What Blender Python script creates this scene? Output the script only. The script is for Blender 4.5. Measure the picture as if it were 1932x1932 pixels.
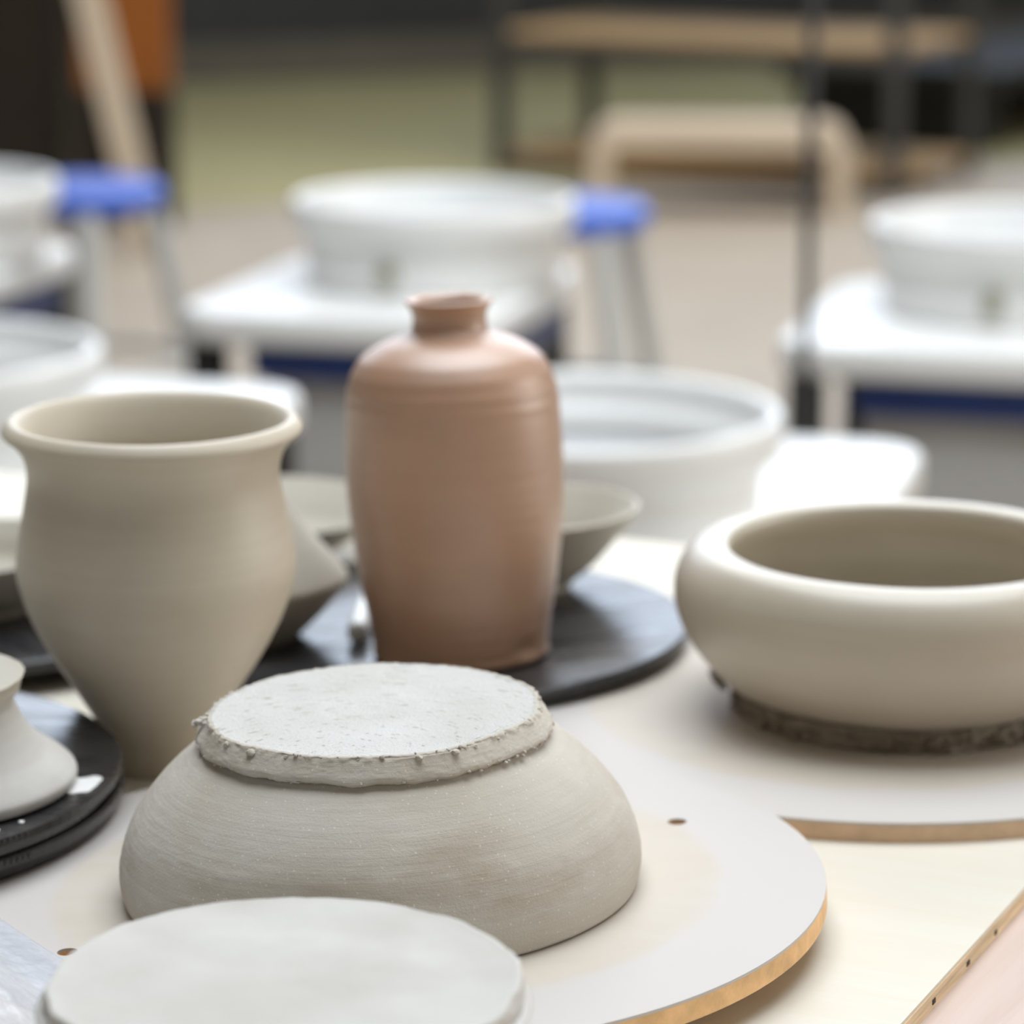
import bpy, bmesh, math, random
from mathutils import Vector, Matrix, noise

for o in list(bpy.data.objects):
    bpy.data.objects.remove(o, do_unlink=True)
SC = bpy.context.scene
COL = SC.collection
R = math.radians

# ------------------------------------------------------------------ camera
cam_d = bpy.data.cameras.new('camera')
cam = bpy.data.objects.new('camera', cam_d)
COL.objects.link(cam)
cam.location = (0.0, 0.0, 1.167)
cam.rotation_euler = (R(90 - 13), 0, 0)
cam_d.sensor_fit = 'HORIZONTAL'
cam_d.sensor_width = 36.0
cam_d.lens = 6000.0 / 1932.0 * 36.0
cam_d.clip_start = 0.05
cam_d.clip_end = 100
cam_d.dof.use_dof = True
cam_d.dof.focus_distance = 1.10
cam_d.dof.aperture_fstop = 7.6
SC.camera = cam

# ------------------------------------------------------------------ world, daylight, exposure
SC.view_settings.view_transform = 'Standard'
SC.view_settings.look = 'None'
SC.view_settings.gamma = 1.0
SC.view_settings.use_curve_mapping = False
SC.view_settings.exposure = 0.0
world = bpy.data.worlds.new('daylight')
SC.world = world
world.use_nodes = True
world.node_tree.nodes['Background'].inputs[0].default_value = (0.85, 0.92, 1.0, 1)
world.node_tree.nodes['Background'].inputs[1].default_value = 0.25


def area(name, loc, rot, sx, sy, power, color):
    d = bpy.data.lights.new(name, 'AREA')
    d.shape = 'RECTANGLE'
    d.size = sx
    d.size_y = sy
    d.energy = power
    d.color = color
    o = bpy.data.objects.new(name, d)
    COL.objects.link(o)
    o.location = loc
    o.rotation_euler = rot
    return o


# daylight entering through the roof light above the work tables
area('skylight_daylight', (0.35, 2.2, 4.05), (0, 0, 0), 3.0, 3.4, 186, (0.88, 0.94, 1.0))
# made-up second roof light, added to brighten the far half of the room
area('far_fill_light', (0.6, 7.8, 4.05), (0, 0, 0), 4.4, 2.8, 190, (0.97, 0.98, 1.0))
# fill light added at the right wall to lift the pots' right sides
area('side_fill_light', (6.9, 2.2, 2.1), (0, R(90), 0), 2.0, 4.0, 165, (1.0, 0.97, 0.92))
# daylight entering through the high window band of the far wall
area('clerestory_daylight', (-1.0, 15.0, 4.6), (R(-80), 0, 0), 15.0, 3.2, 780, (0.72, 0.83, 1.0))


# ------------------------------------------------------------------ helpers
def tag(o, label=None, cat=None, group=None, kind=None):
    if label: o['label'] = label
    if cat: o['category'] = cat
    if group: o['group'] = group
    if kind: o['kind'] = kind
    return o


def empty(name, loc=(0, 0, 0), rz=0.0, label=None, cat=None, group=None):
    o = bpy.data.objects.new(name, None)
    o.empty_display_size = 0.05
    COL.objects.link(o)
    o.location = loc
    o.rotation_euler = (0, 0, rz)
    return tag(o, label, cat, group)


def tilt(o, n):
    q = Vector((0, 0, 1)).rotation_difference(Vector(n).normalized())
    o.rotation_euler = q.to_euler()
    return o


def link(name, me, mat=None, parent=None, smooth=True):
    if mat and not me.materials:
        me.materials.append(mat)
    if smooth:
        for p in me.polygons:
            p.use_smooth = True
    o = bpy.data.objects.new(name, me)
    COL.objects.link(o)
    if parent:
        o.parent = parent
    return o


def copy_tree(o, parent=None):
    c = o.copy()
    COL.objects.link(c)
    c.parent = parent
    for ch in list(o.children):
        copy_tree(ch, c)
    return c


class MB:
    """collects shapes into one mesh"""
    def __init__(self):
        self.bm = bmesh.new()

    def box(self, x0, x1, y0, y1, z0, z1, bev=0.0, seg=2):
        t = bmesh.new()
        bmesh.ops.create_cube(t, size=1)
        for v in t.verts:
            v.co = Vector(((x0 + x1) / 2 + v.co.x * (x1 - x0), (y0 + y1) / 2 + v.co.y * (y1 - y0), (z0 + z1) / 2 + v.co.z * (z1 - z0)))
        if bev > 0:
            bmesh.ops.bevel(t, geom=t.edges[:], offset=bev, segments=seg, affect='EDGES', profile=0.5)
        self.merge(t)
        return self

    def merge(self, t, M=None):
        if M is not None:
            t.transform(M)
        me = bpy.data.meshes.new('tmp')
        t.to_mesh(me)
        t.free()
        self.bm.from_mesh(me)
        bpy.data.meshes.remove(me)

    def prism(self, pts, z0, z1, bev=0.0, seg=3):
        t = bmesh.new()
        vs = [t.verts.new((x, y, z0)) for x, y in pts]
        f = t.faces.new(vs)
        r = bmesh.ops.extrude_face_region(t, geom=[f])
        for v in r['geom']:
            if isinstance(v, bmesh.types.BMVert):
                v.co.z = z1
        bmesh.ops.recalc_face_normals(t, faces=t.faces)
        if bev > 0:
            es = [e for e in t.edges if abs(e.verts[0].co.z - e.verts[1].co.z) < 1e-6]
            bmesh.ops.bevel(t, geom=es, offset=bev, segments=seg, affect='EDGES', profile=0.5)
        self.merge(t)
        return self

    def tube(self, pts, rad, seg=14, caps=True):
        t = bmesh.new()
        P = [Vector(p) for p in pts]
        rads = rad if isinstance(rad, (list, tuple)) else [rad] * len(P)
        rings = []
        up = None
        for i, p in enumerate(P):
            d = (P[min(i + 1, len(P) - 1)] - P[max(i - 1, 0)]).normalized()
            if up is None:
                up = Vector((0, 0, 1)) if abs(d.z) < 0.9 else Vector((1, 0, 0))
            a = d.cross(up).normalized()
            b = a.cross(d).normalized()
            up = b
            rings.append([t.verts.new(p + (a * math.cos(2 * math.pi * k / seg) + b * math.sin(2 * math.pi * k / seg)) * rads[i]) for k in range(seg)])
        for i in range(len(rings) - 1):
            for k in range(seg):
                t.faces.new((rings[i][k], rings[i][(k + 1) % seg], rings[i + 1][(k + 1) % seg], rings[i + 1][k]))
        if caps:
            t.faces.new(rings[0][::-1])
            t.faces.new(rings[-1])
        bmesh.ops.recalc_face_normals(t, faces=t.faces)
        self.merge(t)
        return self

    def build(self, name, mat, parent=None, smooth=False):
        me = bpy.data.meshes.new(name)
        self.bm.to_mesh(me)
        self.bm.free()
        o = link(name, me, mat, parent, smooth)
        if smooth:
            try:
                me.set_sharp_from_angle(angle=R(40))
            except Exception:
                pass
        return o


def spline(pts, n=6):
    """Catmull-Rom through (r, z) points; a third value 1 marks a sharp corner"""
    out = []
    P = [Vector((p[0], p[1])) for p in pts]
    sharp = [len(p) > 2 for p in pts]
    for i in range(len(P) - 1):
        p1, p2 = P[i], P[i + 1]
        p0 = P[i - 1] if i > 0 and not sharp[i] else p1 * 2 - p2
        p3 = P[i + 2] if i + 2 < len(P) and not sharp[i + 1] else p2 * 2 - p1
        for k in range(n):
            t = k / n
            q = 0.5 * ((2 * p1) + (p2 - p0) * t + (2 * p0 - 5 * p1 + 4 * p2 - p3) * t * t + (3 * p1 - p0 - 3 * p2 + p3) * t ** 3)
            out.append((max(q.x, 0.0), q.y))
    out.append((P[-1].x, P[-1].y))
    return out


def lathe_mesh(name, prof, seg=96, disp=None, closed=False):
    """revolve (r, z) profile; disp(theta, r, z, i) -> (dr, dz)"""
    verts, faces = [], []
    idx = []
    for i, (r, z) in enumerate(prof):
        if r < 1e-6:
            idx.append([len(verts)])
            dz = disp(0.0, 0.0, z, i)[1] if disp else 0
            verts.append((0, 0, z + dz))
        else:
            row = []
            for k in range(seg):
                th = 2 * math.pi * k / seg
                dr, dz = disp(th, r, z, i) if disp else (0, 0)
                row.append(len(verts))
                verts.append(((r + dr) * math.cos(th), (r + dr) * math.sin(th), z + dz))
            idx.append(row)
    n = len(prof)
    for i in range(n if closed else n - 1):
        a, b = idx[i], idx[(i + 1) % n]
        for k in range(seg):
            k2 = (k + 1) % seg
            if len(a) == 1 and len(b) == 1:
                continue
            if len(a) == 1:
                faces.append((a[0], b[k], b[k2]))
            elif len(b) == 1:
                faces.append((a[k], b[0], a[k2]))
            else:
                faces.append((a[k], b[k], b[k2], a[k2]))
    me = bpy.data.meshes.new(name)
    me.from_pydata(verts, [], faces)
    bm = bmesh.new()
    bm.from_mesh(me)
    bmesh.ops.recalc_face_normals(bm, faces=bm.faces)
    bm.to_mesh(me)
    bm.free()
    return me


def wob(seed, amp, freq=1.5, zf=30.0):
    """slow hand-made irregularity of thrown clay"""
    def f(th, r, z, i):
        v = noise.noise(Vector((math.cos(th) * freq + seed, math.sin(th) * freq, z * zf)))
        w = noise.noise(Vector((math.cos(th) * 1.1 - seed, math.sin(th) * 1.1 + 5, 3.1)))
        return amp * v, amp * 0.7 * w if r > 0.004 else 0
    return f


# ------------------------------------------------------------------ materials
def nodes(name):
    m = bpy.data.materials.new(name)
    m.use_nodes = True
    nt = m.node_tree
    return m, nt, nt.nodes['Principled BSDF']


def N(nt, t, **kw):
    n = nt.nodes.new(t)
    for k, v in kw.items():
        if k in n.inputs:
            n.inputs[k].default_value = v
        else:
            setattr(n, k, v)
    return n


def coords(nt, scale=(1, 1, 1), kind='Object', rot=(0, 0, 0)):
    tc = N(nt, 'ShaderNodeTexCoord')
    mp = N(nt, 'ShaderNodeMapping')
    mp.inputs['Scale'].default_value = scale
    mp.inputs['Rotation'].default_value = rot
    nt.links.new(tc.outputs[kind], mp.inputs['Vector'])
    return mp.outputs['Vector']


def ramp(nt, fac, stops):
    r = N(nt, 'ShaderNodeValToRGB')
    e = r.color_ramp.elements
    while len(e) < len(stops):
        e.new(0.5)
    for el, (p, c) in zip(e, stops):
        el.position = p
        el.color = c if len(c) == 4 else (*c, 1)
    nt.links.new(fac, r.inputs[0])
    return r.outputs[0]


def mixc(nt, fac, a, b, mode='MIX'):
    m = N(nt, 'ShaderNodeMix', data_type='RGBA', blend_type=mode)
    for sock, v in ((m.inputs[0], fac), (m.inputs[6], a), (m.inputs[7], b)):
        if hasattr(v, 'is_linked'):
            nt.links.new(v, sock)
        elif isinstance(v, (int, float)):
            sock.default_value = v
        else:
            sock.default_value = (*v, 1) if len(v) == 3 else v
    return m.outputs[2]


def plain(name, c, rough=0.5, vary=0.06, scale=40.0, bump=0.0, metal=0.0, spec=0.5, stretch=(1, 1, 1)):
    m, nt, b = nodes(name)
    v = coords(nt, stretch)
    n = N(nt, 'ShaderNodeTexNoise', Scale=scale, Detail=5.0, Roughness=0.6)
    nt.links.new(v, n.inputs['Vector'])
    lo = tuple(max(0, x * (1 - vary)) for x in c)
    hi = tuple(min(1, x * (1 + vary)) for x in c)
    nt.links.new(ramp(nt, n.outputs['Fac'], [(0.3, lo), (0.7, hi)]), b.inputs['Base Color'])
    b.inputs['Roughness'].default_value = rough
    b.inputs['Metallic'].default_value = metal
    b.inputs['Specular IOR Level'].default_value = spec
    if bump:
        bp = N(nt, 'ShaderNodeBump', Strength=bump, Distance=0.002)
        nt.links.new(n.outputs['Fac'], bp.inputs['Height'])
        nt.links.new(bp.outputs[0], b.inputs['Normal'])
    return m


def clay(name, c, c2, rough=0.75, lines=0.25, grit=0.25, speck=0.0, wet=None, seed=0.0, spec=0.35, linescale=260.0, coat=0.0):
    """raw clay: slow tone changes, throwing lines round the axis, fine grit"""
    m, nt, b = nodes(name)
    v1 = coords(nt)
    big = N(nt, 'ShaderNodeTexNoise', noise_dimensions='4D', Scale=22.0, Detail=4.0, Roughness=0.55)
    big.inputs['W'].default_value = seed
    nt.links.new(v1, big.inputs['Vector'])
    col = ramp(nt, big.outputs['Fac'], [(0.3, c2), (0.65, c)])
    vl = coords(nt, (7, 7, linescale))
    ln = N(nt, 'ShaderNodeTexNoise', noise_dimensions='4D', Scale=1.0, Detail=6.0, Roughness=0.7, Distortion=0.1)
    ln.inputs['W'].default_value = seed + 3
    nt.links.new(vl, ln.inputs['Vector'])
    fine = N(nt, 'ShaderNodeTexNoise', Scale=900.0, Detail=4.0, Roughness=0.7)
    nt.links.new(v1, fine.inputs['Vector'])
    lin = ramp(nt, ln.outputs['Fac'], [(0.35, (0.965, 0.962, 0.957)), (0.6, (1.015, 1.015, 1.015))])
    col = mixc(nt, 1.0, col, lin, 'MULTIPLY')
    if wet:
        wn = N(nt, 'ShaderNodeTexNoise', noise_dimensions='4D', Scale=14.0, Detail=5.0, Roughness=0.55)
        wn.inputs['W'].default_value = seed + 9
        nt.links.new(coords(nt, (1, 1, 2.2)), wn.inputs['Vector'])
        wf = ramp(nt, wn.outputs['Fac'], [(0.52, (0, 0, 0)), (0.68, (1, 1, 1))])
        col = mixc(nt, wf, col, wet)
    if speck:
        sp = N(nt, 'ShaderNodeTexVoronoi', Scale=330.0)
        nt.links.new(v1, sp.inputs['Vector'])
        sf = ramp(nt, sp.outputs['Distance'], [(0.10, (speck,) * 3), (0.16, (0, 0, 0))])
        col = mixc(nt, sf, col, tuple(min(1, x * 1.6) for x in c))
    nt.links.new(col, b.inputs['Base Color'])
    b.inputs['Roughness'].default_value = rough
    b.inputs['Specular IOR Level'].default_value = spec
    b.inputs['Coat Weight'].default_value = coat
    b.inputs['Coat Roughness'].default_value = 0.42
    b.inputs['Coat IOR'].default_value = 1.6
    b1 = N(nt, 'ShaderNodeBump', Strength=lines, Distance=0.0012)
    nt.links.new(ln.outputs['Fac'], b1.inputs['Height'])
    b2 = N(nt, 'ShaderNodeBump', Strength=grit, Distance=0.0008)
    nt.links.new(fine.outputs['Fac'], b2.inputs['Height'])
    nt.links.new(b1.outputs[0], b2.inputs['Normal'])
    nt.links.new(b2.outputs[0], b.inputs['Normal'])
    return m


def wood(name, c, c2, rough=0.55, along=(1, 14, 14), scale=9.0, bump=0.08, rot=(0, 0, 0), rings=None, spec=0.2):
    m, nt, b = nodes(name)
    v = coords(nt, along, rot=rot)
    n = N(nt, 'ShaderNodeTexNoise', Scale=scale, Detail=7.0, Roughness=0.62, Distortion=0.6)
    nt.links.new(v, n.inputs['Vector'])
    col = ramp(nt, n.outputs['Fac'], [(0.32, c2), (0.6, c)])
    if rings:                       # clay water dried in rings round the pot
        ro = coords(nt)
        sx = N(nt, 'ShaderNodeSeparateXYZ')
        nt.links.new(ro, sx.inputs[0])
        d = N(nt, 'ShaderNodeVectorMath', operation='LENGTH')
        cb = N(nt, 'ShaderNodeCombineXYZ')
        nt.links.new(sx.outputs[0], cb.inputs[0])
        nt.links.new(sx.outputs[1], cb.inputs[1])
        nt.links.new(cb.outputs[0], d.inputs[0])
        w = N(nt, 'ShaderNodeTexNoise', Scale=25.0, Detail=3.0)
        nt.links.new(ro, w.inputs['Vector'])
        ad = N(nt, 'ShaderNodeMath', operation='MULTIPLY_ADD')
        nt.links.new(w.outputs['Fac'], ad.inputs[0])
        ad.inputs[1].default_value = 0.012
        nt.links.new(d.outputs['Value'], ad.inputs[2])
        rf = ramp(nt, ad.outputs[0], [(rings[0], (0, 0, 0)), (rings[0] + 0.004, (1, 1, 1))])
        col = mixc(nt, rf, col, rings[1])
    nt.links.new(col, b.inputs['Base Color'])
    b.inputs['Roughness'].default_value = rough
    b.inputs['Specular IOR Level'].default_value = spec
    bp = N(nt, 'ShaderNodeBump', Strength=bump, Distance=0.001)
    nt.links.new(n.outputs['Fac'], bp.inputs['Height'])
    nt.links.new(bp.outputs[0], b.inputs['Normal'])
    return m


GREY = (0.50, 0.47, 0.42)
GREY2 = (0.44, 0.405, 0.355)
M = {}
M['bowl_clay'] = clay('dry grey stoneware clay', (0.555, 0.52, 0.46), (0.49, 0.445, 0.375), 0.85, 0.28, 0.35, 0.3, (0.44, 0.385, 0.31), 1.0, 0.25, 420.0)
M['foot_clay'] = clay('scraped pale clay', (0.66, 0.65, 0.625), (0.60, 0.585, 0.55), 0.9, 0.1, 0.9, 0.2, None, 2.0, 0.2)


def scratch(m, amount=0.35, fr=(1.6, 420.0), lo=0.655):
    """arc-shaped scrape marks left by the cutting wire"""
    nt = m.node_tree
    b = nt.nodes['Principled BSDF']
    src = b.inputs['Base Color'].links[0].from_socket
    sx = N(nt, 'ShaderNodeSeparateXYZ')
    off = N(nt, 'ShaderNodeVectorMath', operation='ADD')
    off.inputs[1].default_value = (0.012, 0.06, 0)
    nt.links.new(coords(nt), off.inputs[0])
    nt.links.new(off.outputs[0], sx.inputs[0])
    at = N(nt, 'ShaderNodeMath', operation='ARCTAN2')
    nt.links.new(sx.outputs[1], at.inputs[0])
    nt.links.new(sx.outputs[0], at.inputs[1])
    cb = N(nt, 'ShaderNodeCombineXYZ')
    nt.links.new(sx.outputs[0], cb.inputs[0])
    nt.links.new(sx.outputs[1], cb.inputs[1])
    ln = N(nt, 'ShaderNodeVectorMath', operation='LENGTH')
    nt.links.new(cb.outputs[0], ln.inputs[0])
    a1 = N(nt, 'ShaderNodeMath', operation='MULTIPLY')
    nt.links.new(at.outputs[0], a1.inputs[0])
    a1.inputs[1].default_value = fr[0] * 4
    a2 = N(nt, 'ShaderNodeMath', operation='MULTIPLY')
    nt.links.new(ln.outputs['Value'], a2.inputs[0])
    a2.inputs[1].default_value = fr[1]
    c2 = N(nt, 'ShaderNodeCombineXYZ')
    nt.links.new(a1.outputs[0], c2.inputs[0])
    nt.links.new(a2.outputs[0], c2.inputs[1])
    n = N(nt, 'ShaderNodeTexNoise', Scale=1.0, Detail=4.0, Roughness=0.6)
    nt.links.new(c2.outputs[0], n.inputs['Vector'])
    f = ramp(nt, n.outputs['Fac'], [(lo, (0, 0, 0)), (lo + 0.05, (amount,) * 3)])
    nt.links.new(mixc(nt, f, src, (0.36, 0.31, 0.25)), b.inputs['Base Color'])
    bp = N(nt, 'ShaderNodeBump', Strength=0.5, Distance=0.001, invert=True)
    nt.links.new(f, bp.inputs['Height'])
    nt.links.new(b.inputs['Normal'].links[0].from_socket, bp.inputs['Normal'])
    nt.links.new(bp.outputs[0], b.inputs['Normal'])


scratch(M['foot_clay'], 0.6, (1.6, 420.0), 0.61)
M['front_clay'] = clay('bone dry clay', (0.60, 0.585, 0.555), (0.52, 0.495, 0.455), 0.9, 0.2, 0.4, 0.0, None, 4.0, 0.2)
M['pot_clay'] = clay('damp beige clay', (0.60, 0.535, 0.425), (0.55, 0.485, 0.38), 0.55, 0.12, 0.15, 0.0, (0.57, 0.495, 0.385), 5.0, 0.5, 260.0, 0.3)
M['vase_clay'] = clay('leather-hard brown clay', (0.48, 0.28, 0.175), (0.435, 0.25, 0.155), 0.47, 0.18, 0.12, 0.0, (0.40, 0.232, 0.143), 7.0, 0.6, 190.0, 1.0)
M['low_bowl_clay'] = clay('smooth beige grey clay', (0.54, 0.485, 0.39), (0.50, 0.445, 0.35), 0.45, 0.12, 0.10, 0.0, None, 11.0, 0.5, 260.0, 0.6)
M['wet_clay'] = clay('wet dark clay trimmings', (0.34, 0.285, 0.225), (0.24, 0.20, 0.155), 0.5, 0.3, 0.8, 0.0, None, 12.0, 0.4)
M['grey_clay'] = clay('plain grey clay', (0.48, 0.445, 0.375), (0.44, 0.405, 0.335), 0.6, 0.2, 0.15, 0.0, None, 14.0, 0.4)
M['bat_top'] = wood('pale sanded bat board', (0.58, 0.525, 0.455), (0.56, 0.50, 0.425), 0.6, (3, 6, 6), 7.0, 0.05, rings=(0.128, (0.575, 0.54, 0.51)))
M['bat_edge'] = plain('raw orange fibreboard edge', (0.80, 0.50, 0.24), 0.8, 0.22, 60, 0.4)
M['bat_edge2'] = plain('raw tan fibreboard edge', (0.70, 0.50, 0.33), 0.8, 0.15, 60, 0.4)
M['board'] = wood('pale plywood sheet', (0.70, 0.66, 0.57), (0.685, 0.63, 0.525), 0.5, (1.2, 16, 16), 5.0, 0.05)
M['ply_edge'] = plain('plywood edge', (0.72, 0.55, 0.35), 0.7, 0.3, 90, 0.3, stretch=(1, 0.2, 4))
M['table'] = wood('pinkish beech table top', (0.62, 0.495, 0.43), (0.56, 0.43, 0.365), 0.5, (14, 1.2, 14), 7.0, 0.1)
M['leg_wood'] = wood('table leg wood', (0.5, 0.36, 0.25), (0.42, 0.3, 0.2), 0.6, (14, 14, 1), 6.0)


def black_plastic():
    m, nt, b = nodes('scuffed black plastic')
    v = coords(nt, (2, 9, 2), rot=(0, 0, 0.5))
    n = N(nt, 'ShaderNodeTexNoise', Scale=9.0, Detail=6.0, Roughness=0.65)
    nt.links.new(v, n.inputs['Vector'])
    nt.links.new(ramp(nt, n.outputs['Fac'], [(0.35, (0.014, 0.014, 0.017)), (0.62, (0.03, 0.028, 0.028)), (0.75, (0.09, 0.08, 0.07))]), b.inputs['Base Color'])
    nt.links.new(ramp(nt, n.outputs['Fac'], [(0.35, (0.22,) * 3), (0.7, (0.42,) * 3)]), b.inputs['Roughness'])
    b.inputs['Specular IOR Level'].default_value = 0.6
    return m


M['black'] = black_plastic()
M['slip'] = plain('dried white clay slip', (0.80, 0.80, 0.78), 0.6, 0.05, 200)
M['white_plastic'] = plain('white plastic', (0.86, 0.86, 0.84), 0.35, 0.02, 12)
M['cream_plastic'] = plain('cream plastic', (0.76, 0.74, 0.66), 0.4, 0.03, 12)
M['plug'] = plain('olive grey rubber plug', (0.30, 0.29, 0.20), 0.6, 0.1, 30)
M['blue_metal'] = plain('deep blue painted steel', (0.012, 0.04, 0.19), 0.45, 0.1, 20)
M['blue_seat'] = plain('bright blue plastic', (0.05, 0.14, 0.62), 0.35, 0.05, 20)
M['grey_metal'] = plain('pale grey painted steel', (0.55, 0.55, 0.52), 0.45, 0.04, 20)
M['panel_grey'] = plain('light grey panel', (0.56, 0.55, 0.53), 0.5, 0.04, 14)
M['dark_metal'] = plain('dark steel', (0.05, 0.05, 0.048), 0.5, 0.1, 30)
M['rubber'] = plain('black rubber', (0.012, 0.012, 0.012), 0.6, 0.2, 30)
M['wheel_head'] = plain('brushed aluminium', (0.62, 0.64, 0.66), 0.3, 0.05, 60, 0, 0.9)
M['shelf_wood'] = wood('shelf pine', (0.46, 0.31, 0.15), (0.38, 0.25, 0.12), 0.6, (1, 10, 10), 5.0)
M['pale_wood'] = wood('pale birch', (0.66, 0.55, 0.42), (0.60, 0.49, 0.36), 0.5, (1, 10, 10), 5.0)
M['orange_wood'] = wood('orange stained wood', (0.36, 0.12, 0.025), (0.26, 0.085, 0.02), 0.5, (10, 10, 1), 4.0)
M['dark_wood'] = wood('dark brown cabinet wood', (0.035, 0.027, 0.02), (0.02, 0.016, 0.012), 0.5, (10, 10, 1), 4.0)
M['concrete'] = plain('beige concrete floor', (0.44, 0.38, 0.305), 0.55, 0.08, 3.0, 0.05)
M['green_floor'] = plain('olive green floor mat', (0.385, 0.35, 0.18), 0.7, 0.1, 2.0, 0.05)
M['wall'] = plain('warm grey plaster', (0.30, 0.28, 0.25), 0.85, 0.05, 3.0, 0.1)
M['wall_dark'] = plain('charcoal painted wall', (0.035, 0.035, 0.034), 0.8, 0.15, 2.0, 0.1)
M['skirting'] = plain('brown grey skirting', (0.12, 0.105, 0.08), 0.7, 0.1, 4.0)
M['ceiling'] = plain('off-white ceiling', (0.55, 0.54, 0.52), 0.85, 0.03, 3.0)
M['frame'] = plain('white window frame', (0.7, 0.7, 0.7), 0.4, 0.03, 10)


def film_material():
    m, nt, b = nodes('thin clear plastic film')
    b.inputs['Base Color'].default_value = (0.92, 0.94, 0.98, 1)
    b.inputs['Roughness'].default_value = 0.18
    b.inputs['Specular IOR Level'].default_value = 0.8
    n = N(nt, 'ShaderNodeTexNoise', Scale=35.0, Detail=5.0, Roughness=0.6)
    nt.links.new(coords(nt), n.inputs['Vector'])
    bp = N(nt, 'ShaderNodeBump', Strength=0.5, Distance=0.003)
    nt.links.new(n.outputs['Fac'], bp.inputs['Height'])
    nt.links.new(bp.outputs[0], b.inputs['Normal'])
    tr = N(nt, 'ShaderNodeBsdfTransparent')
    tr.inputs[0].default_value = (0.97, 0.98, 1, 1)
    tl = N(nt, 'ShaderNodeBsdfTranslucent')
    tl.inputs[0].default_value = (0.9, 0.92, 0.97, 1)
    m1 = N(nt, 'ShaderNodeMixShader')
    m1.inputs[0].default_value = 0.5
    nt.links.new(b.outputs[0], m1.inputs[1])
    nt.links.new(tl.outputs[0], m1.inputs[2])
    m2 = N(nt, 'ShaderNodeMixShader')
    fac = ramp(nt, n.outputs['Fac'], [(0.35, (0.45,) * 3), (0.65, (0.85,) * 3)])
    nt.links.new(fac, m2.inputs[0])
    nt.links.new(tr.outputs[0], m2.inputs[1])
    nt.links.new(m1.outputs[0], m2.inputs[2])
    nt.links.new(m2.outputs[0], nt.nodes['Material Output'].inputs[0])
    return m


M['film'] = film_material()

# ------------------------------------------------------------------ the room
# floor: concrete near, green mat beyond a line running obliquely through the room
A24 = R(24)
ROOM = empty  # alias kept short


def struct(name, o):
    o.name = name
    o['kind'] = 'structure'
    return o


fl = MB().box(-12, 12, -4, 20, -0.1, 0.0).build('floor', M['concrete'])
struct('floor', fl)
gm = MB().box(-14, 14, 0, 7.0, 0.0, 0.006, 0.002, 1).build('floor_mat', M['green_floor'])
gm.location = (0.18, 9.25, 0.0)
gm.rotation_euler = (0, 0, A24)
tag(gm, 'olive green mat covering the floor beyond the concrete', 'floor mat')

wb = MB().box(-14, 14, 0, 0.2, 0.0, 3.1).build('wall_back', M['wall_dark'])
struct('wall_back', wb)
wb.location = (0.0, 13.0, 0)
wb.rotation_euler = (0, 0, A24)
bb_ = MB().box(-14, 14, -0.03, 0.0, 0.0, 0.16, 0.004, 1).build('baseboard_back', M['skirting'])
struct('baseboard_back', bb_)
bb_.location = (0.0, 13.0, 0)
bb_.rotation_euler = (0, 0, A24)
for nm, b6 in (('wall_left', (-7.2, -7.0, -4, 20, 0, 4.2)), ('wall_right', (7.0, 7.2, -4, 20, 0, 4.2)), ('wall_front', (-7.2, 7.2, -2.6, -2.4, 0, 4.2))):
    struct(nm, MB().box(*b6).build(nm, M['wall']))
# ceiling with the roof-light opening and an added one for the far fill
OPEN = [(-1.15, 1.85, 0.5, 3.9), (-1.6, 2.8, 6.4, 9.2)]
ce = MB()
yy = -2.6
for X0, X1, Y0, Y1 in OPEN:
    ce.box(-7.2, 7.2, yy, Y0, 4.1, 4.25)
    ce.box(-7.2, X0, Y0, Y1, 4.1, 4.25).box(X1, 7.2, Y0, Y1, 4.1, 4.25)
    yy = Y1
ce.box(-7.2, 7.2, yy, 9.6, 4.1, 4.25)
struct('ceiling', ce.build('ceiling', M['ceiling']))
for n_, (X0, X1, Y0, Y1) in enumerate(OPEN):  # the second frame belongs to the added far roof light
    sk = MB()
    for i in range(5):
        x = X0 + (X1 - X0) * i / 4
        sk.box(x - 0.03, x + 0.03, Y0, Y1, 4.12, 4.2)
    for i in range(4):
        y = Y0 + (Y1 - Y0) * i / 3
        sk.box(X0, X1, y - 0.03, y + 0.03, 4.12, 4.2)
    struct('window_%d' % (n_ + 1), sk.build('window_%d' % (n_ + 1), M['frame']))
sw = MB()  # frame of a made-up window round the added side fill
for y in (0.15, 2.2, 4.25):
    sw.box(6.93, 6.99, y - 0.04, y + 0.04, 1.05, 3.15)
for z in (1.05, 3.15):
    sw.box(6.93, 6.99, 0.11, 4.29, z - 0.04, z + 0.04)
struct('window_3', sw.build('window_3', M['frame']))
cw = MB()
for i in range(9):
    cw.box(-8.6 + i * 1.9 - 0.04, -8.6 + i * 1.9 + 0.04, 15.36, 15.44, 2.9, 6.3)
for z in (2.95, 6.25):
    cw.box(-8.6, 6.6, 15.36, 15.44, z - 0.05, z + 0.05)
struct('window_4', cw.build('window_4', M['frame']))

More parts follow.
